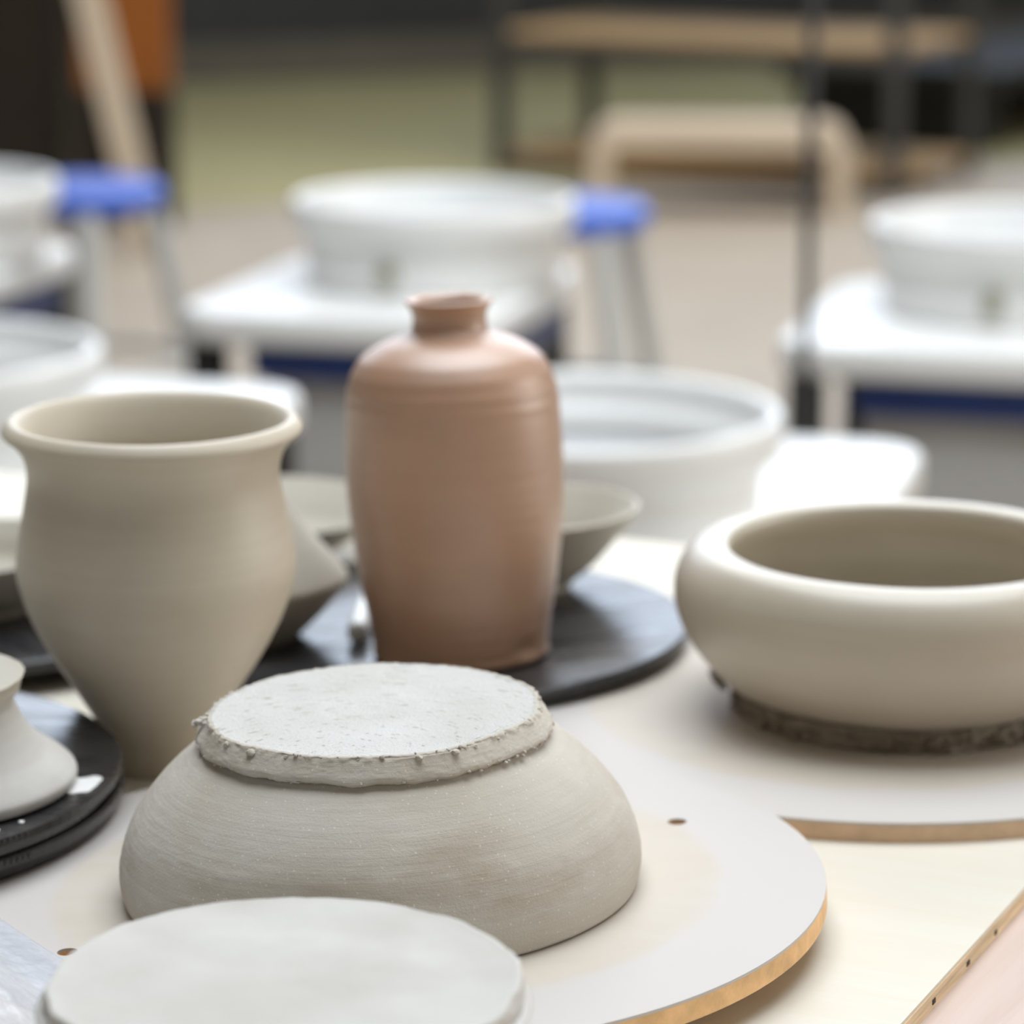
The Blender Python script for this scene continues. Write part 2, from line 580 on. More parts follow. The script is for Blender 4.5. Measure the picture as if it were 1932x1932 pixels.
# ------------------------------------------------------------------ work table with plywood sheet
TA = R(-25)
TO = (0.1652, 1.0918)           # a point on the right edge of the plywood sheet
tbl = empty('work_table', (TO[0], TO[1], 0), TA, 'pinkish wooden work table under the pale plywood sheet', 'table')
TB = 0.556                        # how far the table runs back from TO
for i in range(4):
    x0, x1 = -1.55 + i * 0.5, -1.55 + (i + 1) * 0.5 - 0.0012
    MB().box(x0, x1, -0.75, TB, 0.712, 0.7425, 0.0012, 1).build('plank', M['table'], tbl)
for x in (-1.45, 0.36):
    for y in (-0.66, TB - 0.09):
        MB().box(x - 0.035, x + 0.035, y - 0.035, y + 0.035, 0.0, 0.712, 0.004, 1).build('leg', M['leg_wood'], tbl)
for y in (-0.66, TB - 0.09):
    MB().box(-1.41, 0.32, y - 0.012, y + 0.012, 0.62, 0.712, 0.002, 1).build('apron', M['leg_wood'], tbl)
sheet = empty('plywood_sheet', (TO[0], TO[1], 0.7425), TA, 'pale plywood sheet covering the table under the pottery', 'board')
MB().box(-1.40, -0.0004, -0.70, TB - 0.012, 0.0062, 0.0075).build('face_veneer', M['board'], sheet)
MB().box(-1.40, 0.0, -0.70, TB - 0.012, 0.0, 0.0062).build('core', M['ply_edge'], sheet)
random.seed(4)
for i in range(16):
    y = -0.25 + i * 0.05 + random.uniform(-0.02, 0.02)
    MB().box(-0.001, 0.0003, y, y + random.uniform(0.002, 0.007), 0.0018, 0.0036).build('edge_void', M['dark_wood'], sheet)


# ------------------------------------------------------------------ bats
def round_slab(name, r, z0, z1, mat, parent=None, bev=0.001, seg=128):
    p = spline([(0, z0, 1), (r - bev, z0, 1), (r, z0 + bev, 1), (r, z1 - bev, 1), (r - bev, z1, 1), (0, z1, 1)], 1)
    me = lathe_mesh(name, p, seg)
    o = link(name, me, mat, parent, False)
    return o


def holed_disc(name, r, z0, z1, holes, hr, mat, parent):
    """round plate with through holes"""
    bm = bmesh.new()
    seg = 128
    loops = [[(r * math.cos(2 * math.pi * k / seg), r * math.sin(2 * math.pi * k / seg)) for k in range(seg)]]
    for hx, hy in holes:
        loops.append([(hx + hr * math.cos(2 * math.pi * k / 20), hy + hr * math.sin(2 * math.pi * k / 20)) for k in range(20)])
    edges = []
    for lp in loops:
        vs = [bm.verts.new((x, y, z1)) for x, y in lp]
        for i in range(len(vs)):
            edges.append(bm.edges.new((vs[i], vs[(i + 1) % len(vs)])))
    bmesh.ops.triangle_fill(bm, edges=edges, use_beauty=True)
    bm.faces.ensure_lookup_table()
    r_ = bmesh.ops.extrude_face_region(bm, geom=bm.faces[:])
    for g in r_['geom']:
        if isinstance(g, bmesh.types.BMVert):
            g.co.z = z0
    bmesh.ops.recalc_face_normals(bm, faces=bm.faces)
    me = bpy.data.meshes.new(name)
    bm.to_mesh(me)
    bm.free()
    return link(name, me, mat, parent, False)


def wooden_bat(loc, n, r, hole_dir, label, edge):
    t = empty('wooden_bat', loc, 0, label, 'bat', 'pale wooden throwing bats')
    tilt(t, n)
    h = [(0.127 * math.cos(a), 0.127 * math.sin(a)) for a in (hole_dir, hole_dir + math.pi)]
    holed_disc('top_face', r, -0.0012, 0.0, h, 0.0038, M['bat_top'], t)
    holed_disc('edge_core', r + 0.0001, -0.0085, -0.0012, h, 0.0038, edge, t)
    return t


bat_front = wooden_bat((-0.0466, 1.1272, 0.7642), (-0.0351, 0.0012, 1), 0.1634, math.atan2(0.061, 0.1115),
                       'tilted pale wooden bat under the large upturned bowl', M['bat_edge'])
bat_right = wooden_bat((0.160, 1.3817, 0.7585), (0, 0, 1), 0.167, R(150),
                       'pale wooden bat under the wide rounded bowl', M['bat_edge2'])


def plastic_bat(loc, n, r, label, th=0.008, seg=128, rz=0.0):
    t = empty('plastic_bat', loc, 0, label, 'bat', 'black plastic throwing bats')
    tilt(t, n)
    p = spline([(0, 0, 1), (r - 0.005, 0, 1), (r - 0.0035, 0.0012, 1), (r - 0.0030, th * 0.42, 1), (r - 0.0004, th * 0.52, 1), (r, th * 0.58, 1), (r, th - 0.001, 1), (r - 0.001, th, 1), (r - 0.012, th - 0.0003, 1), (0, th - 0.0003, 1)], 1)
    o = link('disc', lathe_mesh('disc', p, seg), M['black'], t, False)
    o.rotation_euler = (0, 0, rz)
    rib = MB()
    for g in range(8):                        # short runs of moulded ticks round the rim
        for k in range(5):
            a = 2 * math.pi * g / 8 + R(3 + k * 1.3)
            c, s = math.cos(a), math.sin(a)
            rib.tube([((r - 0.0004) * c, (r - 0.0004) * s, th * 0.62), ((r + 0.0002) * c, (r + 0.0002) * s, th * 0.85)], 0.0005, 6)
    tag(rib.build('rim_ticks', M['black'], t), kind='stuff')
    return t


NM = Vector((-0.0322, 0.0173, 1)).normalized()
bat_mid = plastic_bat((-0.061, 1.50, 0.7554), NM, 0.148, 'black plastic bat under the brown bottle vase', rz=0.4)
NN = Vector((-0.0465, 0.0088, 1)).normalized()
bat_left = plastic_bat((-0.273, 1.54, 0.7560), NN, 0.127, 'black plastic bat at the left edge behind the flared pot', rz=2.0)
bat_low = plastic_bat((-0.2885, 1.227, 0.7600), (0, 0, 1), 0.131, 'lower of two stacked black plastic bats at left', 0.0102, rz=1.0)
bat_up = plastic_bat((-0.2875, 1.222, 0.7702), (0, 0, 1), 0.130, 'upper of two stacked black plastic bats at left', 0.0100, rz=3.0)


def on_plane(loc, n, x, y, h):
    """point h above the plane through loc with normal n, at plan position x, y"""
    n = Vector(n)
    z = loc[2] - (n.x * (x - loc[0]) + n.y * (y - loc[1])) / n.z
    return Vector((x, y, z)) + n.normalized() * h


# dried slip splashes on the upper stacked bat
def splash(cx, cy, z, rx, ry, ang, seed, parent):
    pts = []
    for k in range(28):
        a = 2 * math.pi * k / 28
        q = 1 + 0.35 * noise.noise(Vector((math.cos(a) * 1.6 + seed, math.sin(a) * 1.6, seed)))
        x, y = rx * q * math.cos(a), ry * q * math.sin(a)
        pts.append((cx + x * math.cos(ang) - y * math.sin(ang), cy + x * math.sin(ang) + y * math.cos(ang)))
    return MB().prism(pts, z, z + 0.0007, 0.0003, 1).build('slip_splash', M['slip'], parent)


for sx, sy, rx, ry, an, sd in ((-0.1655, 1.198, 0.0065, 0.0105, -0.35, 1), (-0.1725, 1.2055, 0.0045, 0.004, 0.2, 5), (-0.1825, 1.153, 0.0012, 0.0012, 0, 3), (-0.1925, 1.141, 0.004, 0.0012, 0.7, 8)):
    splash(sx + 0.2835, sy - 1.2235, 0.0097, rx, ry, an, sd, bat_up)

# ------------------------------------------------------------------ big upturned bowl (in focus)
ub = empty('upturned_bowl', (-0.0486, 1.1272, 0.7642), 0, 'large grey clay bowl resting upside down on the tilted wooden bat', 'bowl')
tilt(ub, (-0.0351, 0.0012, 1))
outer = [(0.0935, 0.0, 1), (0.0958, 0.0012), (0.0974, 0.008), (0.0968, 0.0165), (0.0928, 0.028), (0.0868, 0.0372), (0.0790, 0.0460), (0.0700, 0.0538), (0.0650, 0.0572), (0.0620, 0.0590), (0.055, 0.061), (0.0, 0.0612, 1)]
inner = [(0.0, 0.053, 1), (0.05, 0.0525), (0.072, 0.043), (0.085, 0.028), (0.0905, 0.013), (0.0915, 0.003), (0.0925, 0.0, 1)]
pr = spline(outer, 9) + spline(inner, 5)


def bowl_disp(th, r, z, i):
    s = noise.noise(Vector((math.cos(th) * 1.6 + 3, math.sin(th) * 1.6, z * 22)))
    f = noise.noise(Vector((math.cos(th) * 9, math.sin(th) * 9, z * 900)))
    g = noise.noise(Vector((math.cos(th) * 30, math.sin(th) * 30 + 8, z * 420)))
    band = math.exp(-((z - 0.026) / 0.012) ** 2)
    # a shallow dent on the camera side of the wall
    dent = math.exp(-(((th - R(258) + math.pi) % (2 * math.pi) - math.pi) / 0.30) ** 2 - ((z - 0.024) / 0.007) ** 2)
    if r < 0.003:
        return 0, 0
    return s * 0.0008 + f * 0.00018 + max(0, g) * 0.00035 * band - 0.0028 * dent, 0


link('wall', lathe_mesh('wall', pr, 300, bowl_disp), M['bowl_clay'], ub)


# the foot: a rough-cut slab standing on the bowl, ragged along both edges
def foot_disp(th, r, z, i):
    if r < 0.02:
        return 0, 0.0004 * noise.noise(Vector((r * 400, 0, 2)))
    c, s = math.cos(th), math.sin(th)
    edgy = max(math.exp(-((z - 0.0680) / 0.0011) ** 2), 0.7 * math.exp(-((z - 0.0585) / 0.0012) ** 2))
    rag = (noise.noise(Vector((c * 26, s * 26, z * 260))) * 0.0009 + noise.noise(Vector((c * 70, s * 70, z * 500))) * 0.0005) * edgy * 1.3 + noise.noise(Vector((c * 7, s * 7, z * 150))) * 0.0005 + noise.noise(Vector((c * 55, s * 55, z * 900))) * 0.00022
    slow = noise.noise(Vector((c * 2 + 4, s * 2, 1.0))) * 0.0012
    if z > 0.0675:          # cut face: small scrapes and furrows
        x, y = r * c, r * s
        dz = 0.00012 * noise.noise(Vector((x * 300, y * 300, 3))) + 0.0006 * noise.noise(Vector((x * 30, y * 30, 9)))
        return (rag + slow if r > 0.058 else 0), dz
    low = 0.0016 * noise.noise(Vector((c * 6, s * 6, 6.0))) * max(0.0, min(1.0, (0.0665 - z) / 0.005))
    return rag + slow, low


fp = spline([(0.052, 0.0585, 1), (0.0605, 0.0578, 1), (0.0634, 0.0586), (0.0658, 0.0604, 1), (0.0655, 0.0618), (0.0640, 0.0640), (0.0623, 0.0664), (0.0609, 0.0685, 1), (0.0596, 0.0686)], 8)
foot = link('foot', lathe_mesh('foot', fp, 420, foot_disp), M['bowl_clay'], ub)
cf = spline([(0.0596, 0.0685), (0.057, 0.0684), (0.050, 0.0683), (0.040, 0.0685), (0.028, 0.0683), (0.014, 0.0686), (0.0, 0.0685)], 7)
link('cut_face', lathe_mesh('cut_face', cf, 420, foot_disp), M['foot_clay'], foot)

# torn crumbs along the edge of the foot
random.seed(11)
cr = MB()


def crumb(mb, p, s, seed):
    t = bmesh.new()
    bmesh.ops.create_icosphere(t, subdivisions=2, radius=s)
    for v in t.verts:
        v.co *= 1 + 0.55 * noise.noise(v.co / s * 1.1 + Vector((seed, seed * 2, 0)))
        v.co.z *= 0.7
    mb.merge(t, Matrix.Translation(p))


for k in range(260):
    a = random.choice([random.uniform(R(185), R(330)), random.uniform(R(-35), R(25)), random.uniform(R(150), R(200))])
    if random.random() < 0.55:
        rr, zz = 0.0609 + random.uniform(-0.0004, 0.0007), 0.0682 + random.uniform(-0.0014, 0.0004)
    else:
        rr, zz = 0.0655 + random.uniform(-0.0008, 0.0004), 0.0600 + random.uniform(-0.0010, 0.0008)
    crumb(cr, Vector((rr * math.cos(a), rr * math.sin(a), zz)), random.choice([0.0003, 0.0004, 0.0005, 0.0007, 0.0009]), k)
for a, s in ((R(183), 0.0016), (R(180), 0.0013), (R(187), 0.0012), (R(122), 0.0012), (R(300), 0.0016), (R(287), 0.0014), (R(228), 0.0018), (R(215), 0.0014)):
    crumb(cr, Vector((0.0622 * math.cos(a), 0.0622 * math.sin(a), 0.0672)), s, a)
tag(cr.build('clay_crumbs', M['bowl_clay'], ub, True), kind='stuff')
nb = MB()
for dx, dy, dz, q in ((0.0630, 0.0, 0.0672, 0.0016), (0.0644, -0.001, 0.0668, 0.0017), (0.0656, 0.0004, 0.0662, 0.0015), (0.0661, -0.0012, 0.0655, 0.0011)):
    crumb(nb, Vector((-dx, dy - 0.004, dz)), q, dx * 900)
nb.build('torn_scrap', M['bowl_clay'], ub, True)

# ------------------------------------------------------------------ nearest upturned bowl, out of focus at the bottom edge
FB = (-0.0662, 0.874, 0.75)
fb = empty('upturned_bowl', FB, 0, 'nearest pale clay bowl upside down, cut off by the photo bottom edge', 'bowl')
fo = [(0.0690, 0.0, 1), (0.0712, 0.0015), (0.0722, 0.010), (0.0716, 0.030), (0.0702, 0.050), (0.0682, 0.064), (0.0672, 0.0695), (0.0, 0.0700, 1)]
fi = [(0.0, 0.062, 1), (0.055, 0.061), (0.068, 0.045), (0.0715, 0.02), (0.0725, 0.0, 1)]
fi = [(p[0] * 0.9, *p[1:]) for p in fi]
link('wall', lathe_mesh('wall', spline(fo, 6) + spline(fi, 4), 128, wob(31, 0.0008)), M['front_clay'], fb)


def ff_disp(th, r, z, i):
    if r < 0.01:
        return 0, 0
    c, s = math.cos(th), math.sin(th)
    rag = noise.noise(Vector((c * 5, s * 5, z * 100 + 7))) * 0.0017 + noise.noise(Vector((c * 18, s * 18, z * 200))) * 0.0005
    return (rag if r > 0.05 else 0), 0.0007 * noise.noise(Vector((r * c * 45, r * s * 45, 2)))


link('foot', lathe_mesh('foot', spline([(0.055, 0.0695, 1), (0.0682, 0.0690, 1), (0.0695, 0.0705), (0.0692, 0.0748), (0.0680, 0.0758), (0.064, 0.0755), (0.05, 0.0752), (0.03, 0.0756), (0.0, 0.0753)], 5), 200, ff_disp), M['front_clay'], fb)

# ------------------------------------------------------------------ flared pot at left
pot = empty('flared_pot', (-0.1520, 1.318, 0.75), 0, 'tall beige clay pot with a flared rim and narrow foot', 'pot')
po = [(0.0, 0.0, 1), (0.0200, 0.0, 1), (0.0212, 0.0012), (0.0226, 0.010), (0.0272, 0.0222), (0.0353, 0.0365), (0.0449, 0.0520), (0.0533, 0.0688), (0.0579, 0.0835), (0.0589, 0.0925), (0.0577, 0.1040), (0.0547, 0.1200), (0.0530, 0.1320), (0.0545, 0.1410), (0.0580, 0.1465), (0.0606, 0.1490), (0.0622, 0.1502), (0.0628, 0.1515), (0.0624, 0.1532), (0.0606, 0.1556), (0.0588, 0.1566), (0.0566, 0.1560), (0.0540, 0.1522), (0.0505, 0.1430), (0.0486, 0.1330), (0.0505, 0.1190), (0.0533, 0.1040), (0.0545, 0.0925), (0.0530, 0.0800), (0.0470, 0.0640), (0.036, 0.046), (0.024, 0.032), (0.014, 0.024), (0.0, 0.022, 1)]
link('body', lathe_mesh('body', spline([(p[0] * 1.0103, p[1] * 0.983, *p[2:]) for p in po], 6), 160, wob(17, 0.0007, 1.2, 14)), M['pot_clay'], pot)
# ------------------------------------------------------------------ brown bottle vase
vp = on_plane((-0.061, 1.50, 0.7554), NM, -0.0235, 1.4445, 0.0079)
vase = empty('bottle_vase', vp, 0, 'brown leather-hard clay bottle vase with a narrow neck', 'vase')
tilt(vase, NM)
vo = [(0.0, 0.0, 1), (0.0385, 0.0, 1), (0.0408, 0.0015), (0.0412, 0.004), (0.0428, 0.0163), (0.0455, 0.0322), (0.0474, 0.0484), (0.0494, 0.0635), (0.0506, 0.0780), (0.0506, 0.0960), (0.0497, 0.1190), (0.0490, 0.1270), (0.0478, 0.1325), (0.0448, 0.1400), (0.0392, 0.1462), (0.0310, 0.1508), (0.0225, 0.1540), (0.0183, 0.1563), (0.0172, 0.1600), (0.0174, 0.1640), (0.0188, 0.1672), (0.0202, 0.1692), (0.0203, 0.1704), (0.0192, 0.1710), (0.0170, 0.1703), (0.0150, 0.1680), (0.0142, 0.1630), (0.0146, 0.1560), (0.024, 0.150), (0.040, 0.138), (0.044, 0.120), (0.044, 0.06), (0.037, 0.012), (0.0, 0.008, 1)]


def vase_disp(th, r, z, i):
    a, b = wob(41, 0.0006, 1.2, 25)(th, r, z, i)
    if r > 0.03:
        a += 0.00022 * math.sin(z * 900 + 0.6 * math.sin(th)) * (0.5 + 0.5 * noise.noise(Vector((z * 60, 0, 1))))
        c, s = math.cos(th), math.sin(th)
        a -= 0.0022 * math.exp(-(((th - R(318) + math.pi) % (2 * math.pi) - math.pi) / 0.16) ** 2 - ((z - 0.0085) / 0.0035) ** 2)
        a += 0.0010 * math.exp(-((z - 0.002) / 0.002) ** 2) * (0.4 + noise.noise(Vector((c * 4, s * 4, 0))))
    return a, b


vo = [(p[0], p[1] * 0.985, *p[2:]) for p in vo]
link('body', lathe_mesh('body', spline(vo, 7), 160, vase_disp), M['vase_clay'], vase)

# ------------------------------------------------------------------ wide rounded bowl at right
rb = empty('rounded_bowl', (0.1759, 1.3816, 0.7585), 0, 'wide beige clay bowl with an inward curving rim', 'bowl')
ro = [(0.0, 0.008, 1), (0.069, 0.0085, 1), (0.0735, 0.0102), (0.0770, 0.0118), (0.0800, 0.0135), (0.0870, 0.0200), (0.0945, 0.0290), (0.1000, 0.0385), (0.1030, 0.0480), (0.1035, 0.0560), (0.1022, 0.0630), (0.0990, 0.0690), (0.0950, 0.0732), (0.0900, 0.0752), (0.0850, 0.0756), (0.0805, 0.0748), (0.0788, 0.0728), (0.0786, 0.0695), (0.0815, 0.0650), (0.0880, 0.0585), (0.0915, 0.0500), (0.0905, 0.040), (0.084, 0.027), (0.072, 0.017), (0.05, 0.012), (0.0, 0.011, 1)]
link('body', lathe_mesh('body', spline(ro, 6), 180, wob(53, 0.0007, 1.1, 10)), M['low_bowl_clay'], rb)


def skirt_disp(th, r, z, i):
    c, s = math.cos(th), math.sin(th)
    a = noise.noise(Vector((c * 14, s * 14, z * 300))) * 0.0022 + noise.noise(Vector((c * 40, s * 40, z * 500))) * 0.0012
    return a, max(-z, 0.0012 * noise.noise(Vector((c * 20, s * 20, z * 300 + 4))))


link('clay_skirt', lathe_mesh('clay_skirt', spline([(0.060, 0.0002, 1), (0.0735, 0.0002, 1), (0.0750, 0.0015), (0.0735, 0.0035), (0.0740, 0.0055), (0.0738, 0.0085), (0.0715, 0.0100), (0.066, 0.0096), (0.060, 0.0092, 1)], 5), 260, skirt_disp), M['wet_clay'], rb)
tr = MB()
random.seed(23)
for k in range(110):
    a = random.uniform(R(150), R(350))
    rr = 0.0745 + random.uniform(-0.0015, 0.0022)
    crumb(tr, Vector((rr * math.cos(a), rr * math.sin(a), random.uniform(0.001, 0.0085))), random.uniform(0.0008, 0.0024), k + 3)
tag(tr.build('clay_shreds', M['wet_clay'], rb, True), kind='stuff')
# a curl of torn clay under the left of the wall
fl_ = MB()
for k in range(9):
    a = R(176) + k * R(2.2)
    crumb(fl_, Vector((0.0845 * math.cos(a), 0.0845 * math.sin(a), 0.0150 - abs(k - 4) * 0.0002)), 0.0022, k)
fl_.build('torn_edge', M['wet_clay'], rb, True)


# ------------------------------------------------------------------ other small ware
def open_bowl(name, loc, n, label, r, h, foot, mat, seed, th=0.004):
    t = empty(name, loc, 0, label, 'bowl')
    tilt(t, n)
    o = [(0.0, 0.0, 1), (foot, 0.0, 1), (foot + 0.001, 0.0015), (foot + 0.002, 0.004), (foot + (r - foot) * 0.40, h * 0.34), (foot + (r - foot) * 0.76, h * 0.70), (r - 0.0006, h * 0.95), (r, h * 0.985), (r - 0.0010, h), (r - th * 0.8, h * 0.985),
         (foot + (r - foot) * 0.72 - th * 0.8, h * 0.74), (foot + (r - foot) * 0.34 - th * 0.4, h * 0.42), (foot * 0.7, h * 0.24), (0.0, h * 0.2, 1)]
    link('body', lathe_mesh('body', spline(o, 6), 120, wob(seed, 0.0006, 1.2, 12)), mat, t)
    return t


pB = on_plane((-0.061, 1.50, 0.7554), NM, 0.006, 1.572, 0.0079)
open_bowl('open_bowl', pB, NM, 'small open grey bowl standing behind the brown vase', 0.0605, 0.0425, 0.0235, M['grey_clay'], 61)
open_bowl('open_bowl', (-0.139, 1.69, 0.75), (0, 0, 1), 'wide shallow bowl between the flared pot and the brown vase', 0.074, 0.031, 0.030, M['grey_clay'], 67)
pL = on_plane((-0.273, 1.54, 0.7560), NN, -0.272, 1.535, 0.0079)
open_bowl('open_bowl', pL, NN, 'shallow grey bowl on the black bat at the left edge', 0.064, 0.031, 0.038, M['grey_clay'], 71)

pC = on_plane((-0.061, 1.50, 0.7554), NM, -0.126, 1.487, 0.0079)
sq = empty('squat_bottle', pC, 0, 'squat grey clay bottle with a sharp shoulder behind the flared pot', 'vase')
tilt(sq, NM)
so = [(0.0, 0.0, 1), (0.0225, 0.0, 1), (0.0245, 0.002), (0.0330, 0.0100), (0.0425, 0.0200), (0.0472, 0.0262), (0.0480, 0.0292), (0.0462, 0.0325), (0.0380, 0.0430), (0.0290, 0.0540), (0.0215, 0.0650), (0.0170, 0.0740), (0.0150, 0.0790), (0.0152, 0.0830), (0.0160, 0.0845), (0.0145, 0.0848), (0.0128, 0.0830), (0.0128, 0.0780), (0.018, 0.067), (0.033, 0.043), (0.041, 0.030), (0.030, 0.012), (0.0, 0.006, 1)]
link('body', lathe_mesh('body', spline(so, 6), 120, wob(81, 0.0005, 1.2, 12)), M['grey_clay'], sq)

# small upturned pot on the stacked bats
sp_ = empty('upturned_pot', (-0.2325, 1.196, 0.7802), 0, 'flaring pale clay pot upside down on the stacked black bats', 'pot')
ho = [(0.0575, 0.0, 1), (0.0600, 0.0012), (0.0610, 0.0040), (0.0600, 0.0065), (0.0555, 0.0105), (0.0490, 0.0150), (0.0430, 0.0215), (0.0390, 0.0285), (0.0362, 0.0350), (0.0350, 0.0380), (0.0340, 0.0385), (0.0, 0.0386, 1)]
hi = [(0.0, 0.032, 1), (0.03, 0.031), (0.038, 0.018), (0.048, 0.009), (0.0565, 0.0, 1)]
link('wall', lathe_mesh('wall', spline(ho, 6) + spline(hi, 4), 128, wob(91, 0.0005)), M['front_clay'], sp_)
link('foot', lathe_mesh('foot', spline([(0.026, 0.0384, 1), (0.0385, 0.0380, 1), (0.0400, 0.0400), (0.0395, 0.0440), (0.0385, 0.0455), (0.0, 0.0452, 1)], 5), 128, wob(95, 0.0006, 5, 80)), M['grey_clay'], sp_)

# white-handled tool lying on the middle black bat
tp = on_plane((-0.061, 1.50, 0.7554), NM, -0.0735, 1.474, 0.0079)
tl = empty('trimming_tool', tp, 0, 'white handled tool lying between the squat bottle and the vase', 'tool')
tilt(tl, NM)
tl2 = MB().tube([(0, -0.004, 0.0058), (0, 0.0, 0.0058), (0.0004, 0.02, 0.0056), (0.001, 0.05, 0.005), (0.0015, 0.08, 0.0042)], [0.0046, 0.0050, 0.0048, 0.0040, 0.0034], 20).build('handle', M['white_plastic'], tl, True)
MB().tube([(0, -0.0085, 0.0056), (0, -0.0078, 0.0057), (0, -0.004, 0.0058)], [0.0032, 0.0047, 0.0051], 20).build('end_cap', M['grey_metal'], tl, True)
MB().tube([(0.0015, 0.08, 0.0042), (0.002, 0.10, 0.0042), (0.008, 0.112, 0.0042), (0.002, 0.122, 0.0042), (-0.004, 0.112, 0.0042), (0.0018, 0.10, 0.0042)], 0.0008, 8).build('wire_loop', M['dark_metal'], tl, True)


# crumpled clear plastic film at the lower left corner
def film():
    nx, ny = 90, 80
    verts, faces = [], []
    for j in range(ny + 1):
        for i in range(nx + 1):
            u, v = i / nx, j / ny
            p00, p10, p11, p01 = Vector((-0.36, 0.90)), Vector((-0.146, 0.905)), Vector((-0.150, 1.040)), Vector((-0.206, 1.122))
            q = (p00 * (1 - u) + p10 * u) * (1 - v) + (p01 * (1 - u) + p11 * u) * v
            x = q.x + 0.004 * noise.noise(Vector((u * 3, v * 3, 4))) * (1 - v)
            y = q.y
            h = 0.030 + 0.012 * noise.noise(Vector((u * 3.0, v * 3.0, 1))) + 0.009 * abs(noise.noise(Vector((u * 8, v * 7, 2)))) + 0.005 * abs(noise.noise(Vector((u * 19, v * 17, 5))))
            edge = min(1, (1 - v) * 2.2) * min(1, (1 - u) * 3)
            verts.append((x, y, 0.7625 + (h * 0.75 + 0.012 * (1 - v)) * (0.03 + 0.97 * edge)))
    for j in range(ny):
        for i in range(nx):
            a = j * (nx + 1) + i
            faces.append((a, a + 1, a + nx + 2, a + nx + 1))
    me = bpy.data.meshes.new('plastic_film')
    me.from_pydata(verts, [], faces)
    o = link('plastic_film', me, M['film'])
    sd = o.modifiers.new('thickness', 'SOLIDIFY')
    sd.thickness = 0.00012
    return o


tag(film(), 'crumpled clear plastic film in the lower left corner', 'plastic sheet')


# ------------------------------------------------------------------ potter's wheels
def rounded_rect(x0, x1, y0, y1, r, n=6):
    pts = []
    for cx, cy, a0 in ((x1 - r, y1 - r, 0), (x0 + r, y1 - r, 90), (x0 + r, y0 + r, 180), (x1 - r, y0 + r, 270)):
        for k in range(n + 1):
            a = R(a0 + 90 * k / n)
            pts.append((cx + r * math.cos(a), cy + r * math.sin(a)))
    return pts


def make_wheel(front):
    """front: how far the table runs past the pan on the side away from the potter"""
    t = empty('pottery_wheel', (0, 0, 0))
    MB().prism(rounded_rect(-0.25, 0.155, -front, 0.20, 0.06), 0.488, 0.53, 0.010).build('table_top', M['white_plastic'], t, True)
    for x in (-0.215, 0.115):
        for y in (-front + 0.045, 0.155):
            lg = MB().box(x - 0.021, x + 0.021, y - 0.021, y + 0.021, 0.03, 0.488, 0.004, 2).build('leg', M['rubber'], t)
            MB().tube([(x, y, 0.0), (x, y, 0.006), (x, y, 0.031)], [0.026, 0.028, 0.02], 16).build('foot', M['rubber'], lg)
    MB().box(-0.155, 0.14, -front + 0.025, 0.13, 0.444, 0.488, 0.006, 2).build('blue_housing', M['blue_metal'], t, True)
    MB().box(-0.15, 0.12, -front + 0.05, 0.11, 0.26, 0.444, 0.010, 2).build('motor_cover', M['panel_grey'], t, True)
    MB().box(-0.13, 0.10, -front + 0.06, 0.10, 0.20, 0.26, 0.008, 2).build('motor_base', M['rubber'], t, True)
    MB().tube([(0, 0, 0.525), (0, 0, 0.575)], 0.028, 20).build('shaft', M['wheel_head'], t, True)
    hp = [(0, 0.575, 1), (0.143, 0.575, 1), (0.145, 0.577, 1), (0.145, 0.587, 1), (0.143, 0.589, 1), (0, 0.589, 1)]
    link('wheel_head', lathe_mesh('wheel_head', spline(hp, 1), 72), M['wheel_head'], t, False)
    pp = [(0.155, 0.5302, 1), (0.160, 0.5302, 1), (0.164, 0.536), (0.166, 0.570), (0.168, 0.598, 1), (0.178, 0.602, 1), (0.183, 0.608), (0.184, 0.630), (0.182, 0.638), (0.177, 0.640), (0.172, 0.637), (0.170, 0.628), (0.168, 0.612), (0.161, 0.600), (0.158, 0.560), (0.155, 0.538, 1)]
    pan = link('splash_pan', lathe_mesh('splash_pan', spline(pp, 4), 96, closed=True), M['white_plastic'], t)
    MB().tube([(-0.012, -0.162, 0.562), (-0.012, -0.166, 0.562), (-0.013, -0.180, 0.562)], [0.014, 0.014, 0.011], 16).build('drain_plug', M['plug'], pan, True)
    return t


far_wheel = make_wheel(0.31)
near_wheel = make_wheel(0.47)
spots = [(far_wheel, 0, -0.101, 4.10, -15, 'white pottery wheel directly behind the neck of the brown vase'),
         (far_wheel, 1, 0.622, 3.87, -15, 'white pottery wheel at the right edge, its blue housing showing'),
         (near_wheel, 0, 0.0495, 2.68, 165, 'near white pottery wheel whose round pan meets the brown vase body'),
         (near_wheel, 1, -0.575, 2.98, 165, 'near white pottery wheel behind the flared pot at left'),
         (far_wheel, 1, -0.80, 4.30, -15, 'far white pottery wheel at the left edge beside the blue stool')]
for src, cp, x, y, a, lb in spots:
    w = copy_tree(src) if cp else src
    w.location = (x, y, 0)
    w.rotation_euler = (0, 0, R(a))
    tag(w, lb, 'pottery wheel', 'white pottery wheels')


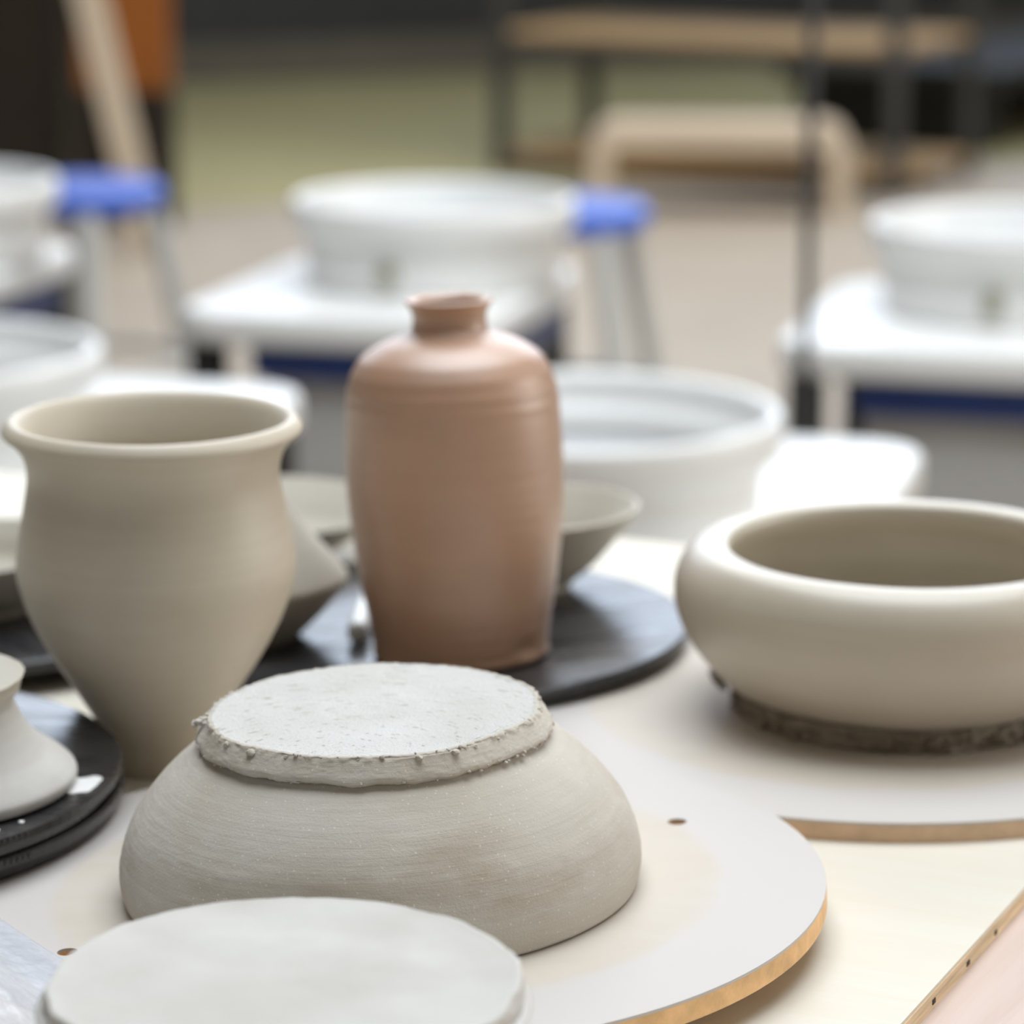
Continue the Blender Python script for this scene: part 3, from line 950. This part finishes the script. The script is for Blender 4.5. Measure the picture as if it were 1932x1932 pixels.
# ------------------------------------------------------------------ stools
def make_stool():
    t = empty('stool', (0, 0, 0))
    sp = [(0, 0.478, 1), (0.112, 0.478, 1), (0.124, 0.481), (0.132, 0.490), (0.135, 0.503), (0.132, 0.514), (0.122, 0.520), (0.10, 0.522), (0, 0.521, 1)]
    link('seat', lathe_mesh('seat', spline(sp, 5), 64), M['blue_seat'], t)
    for k in range(4):
        a = R(-78 + 90 * k)
        c, s = math.cos(a), math.sin(a)
        lg = MB().tube([(0.112 * c, 0.112 * s, 0.482), (0.126 * c, 0.126 * s, 0.43), (0.215 * c, 0.215 * s, 0.02)], 0.019, 14).build('leg', M['grey_metal'], t, True)
        MB().tube([(0.213 * c, 0.213 * s, 0.028), (0.219 * c, 0.219 * s, 0.0)], 0.020, 14).build('rubber_foot', M['rubber'], lg, True)
    ring = []
    for k in range(49):
        a = 2 * math.pi * k / 48
        ring.append((0.168 * math.cos(a), 0.168 * math.sin(a), 0.225))
    MB().tube(ring, 0.011, 10, False).build('foot_ring', M['grey_metal'], t, True)
    return t


stool = make_stool()
s2 = copy_tree(stool)
stool.location = (-0.705, 5.2, 0)
tag(stool, 'blue-topped stool with pale legs in front of the dark cabinet', 'stool', 'blue topped stools')
s2.location = (0.082, 4.95, 0)
s2.rotation_euler = (0, 0, R(18))
tag(s2, 'blue-topped stool half hidden by the wheel behind the brown vase', 'stool', 'blue topped stools')

# ------------------------------------------------------------------ far furniture
rk = empty('shelf_rack', (-0.03, 9.6, 0), R(-28), 'dark metal rack with brown wooden shelves at the back', 'rack')
RW, RD = 1.26, 0.60
for x in (0.0, RW):
    for y in (0.0, RD):
        MB().box(x - 0.022, x + 0.022, y - 0.022, y + 0.022, 0, 1.9, 0.003, 1).build('post', M['dark_metal'], rk)
for z in (0.045, 0.405, 1.10, 1.75):
    for k in range(3):
        MB().box(-0.01, RW + 0.01, 0.005 + k * 0.198, 0.195 + k * 0.198, z, z + 0.03, 0.003, 1).build('shelf_board', M['shelf_wood'], rk)
    MB().box(0.0, RW, -0.024, -0.004, z - 0.04, z + 0.002, 0.002, 1).build('rail', M['dark_metal'], rk)

bn = empty('low_bench', (0.575, 8.78, 0), R(-3), 'pale bent-wood bench in front of the wooden rack', 'bench')
prof_pts = []
BW, BH, BR = 0.355, 0.245, 0.07
path = [(-BW, 0.0)] + [(-BW, 0.1)] + [(-BW + BR - BR * math.cos(R(a)), BH - BR + BR * math.sin(R(a))) for a in range(0, 91, 15)] + [(BW - BR + BR * math.sin(R(a)), BH - BR + BR * math.cos(R(a))) for a in range(0, 91, 15)] + [(BW, 0.1), (BW, 0.0)]


def bent(path, th, y0, y1):
    bm = bmesh.new()
    P = [Vector((p[0], p[1])) for p in path]
    rows = []
    for i, p in enumerate(P):
        d = (P[min(i + 1, len(P) - 1)] - P[max(i - 1, 0)]).normalized()
        n = Vector((d.y, -d.x)) * th
        rows.append([bm.verts.new((q.x, y, q.y)) for q, y in ((p, y0), (p, y1), (p + n, y1), (p + n, y0))])
    for a, b in zip(rows, rows[1:]):
        for k in range(4):
            bm.faces.new((a[k], a[(k + 1) % 4], b[(k + 1) % 4], b[k]))
    bm.faces.new(rows[0])
    bm.faces.new(rows[-1][::-1])
    bmesh.ops.recalc_face_normals(bm, faces=bm.faces)
    me = bpy.data.meshes.new('bent_seat')
    bm.to_mesh(me)
    bm.free()
    return me


link('bent_seat', bent(path, 0.06, -0.15, 0.15), M['pale_wood'], bn, False)
MB().box(-0.296, 0.296, -0.02, 0.02, 0.10, 0.14, 0.003, 1).build('stretcher', M['shelf_wood'], bn)

pl_ = empty('stand_pole', (0.315, 3.36, 0), 0, 'slim dark metal pole standing beside the right wheel', 'pole')
MB().tube([(0, 0, 0.0), (0, 0, 2.1)], 0.0062, 14).build('rod', M['dark_metal'], pl_, True)
link('base', lathe_mesh('base', spline([(0, 0, 1), (0.10, 0, 1), (0.10, 0.008, 1), (0.09, 0.014, 1), (0.02, 0.02, 1), (0, 0.02, 1)], 1), 40), M['dark_metal'], pl_, False)

cb = empty('dark_cabinet', (-1.72, 8.6, 0), R(-6), 'tall dark cabinet at the far left edge', 'cabinet')
MB().box(-0.45, 0.52, 0, 0.5, 0.05, 2.0, 0.006, 1).build('carcass', M['dark_wood'], cb)
MB().box(-0.43, 0.50, 0.03, 0.47, 0.0, 0.05).build('plinth', M['rubber'], cb)
for x0 in (-0.445, 0.04):
    d_ = MB().box(x0, x0 + 0.475, -0.02, 0.0, 0.07, 1.98, 0.003, 1).build('door', M['dark_wood'], cb)
    hx = x0 + (0.43 if x0 < 0 else 0.045)
    MB().tube([(hx, -0.045, 0.95), (hx, -0.045, 1.10)], 0.006, 10).build('handle', M['dark_metal'], d_, True)
ob = empty('orange_panel', (-0.99, 8.45, 0), R(-8), 'orange brown wooden panel standing beside the dark cabinet', 'panel')
MB().box(-0.16, 0.085, 0, 0.035, 0.0, 1.9, 0.003, 1).build('board', M['orange_wood'], ob)
MB().box(-0.165, 0.09, -0.02, 0.055, 0.0, 0.36, 0.003, 1).build('lower_rail', M['dark_wood'], ob)
pk = MB().box(-0.038, 0.038, -0.012, 0.012, 0.0, 1.9, 0.003, 1).build('leaning_plank', M['pale_wood'])
pk.location = (-0.905, 7.9, 0.010)
pk.rotation_euler = (R(-7), R(-13), 0)
tag(pk, 'pale plank leaning against the orange brown panel', 'plank')

pf = empty('low_platform', (1.95, 11.35, 0), R(52), 'low black platform on the floor right of the rack', 'platform')
MB().box(-1.3, 1.6, -0.45, 0.35, 0.20, 0.27, 0.005, 1).build('deck', M['rubber'], pf)
for x in (-1.2, 0.1, 1.5):
    MB().box(x - 0.06, x + 0.06, -0.40, 0.30, 0.0, 0.20, 0.004, 1).build('bearer', M['rubber'], pf)
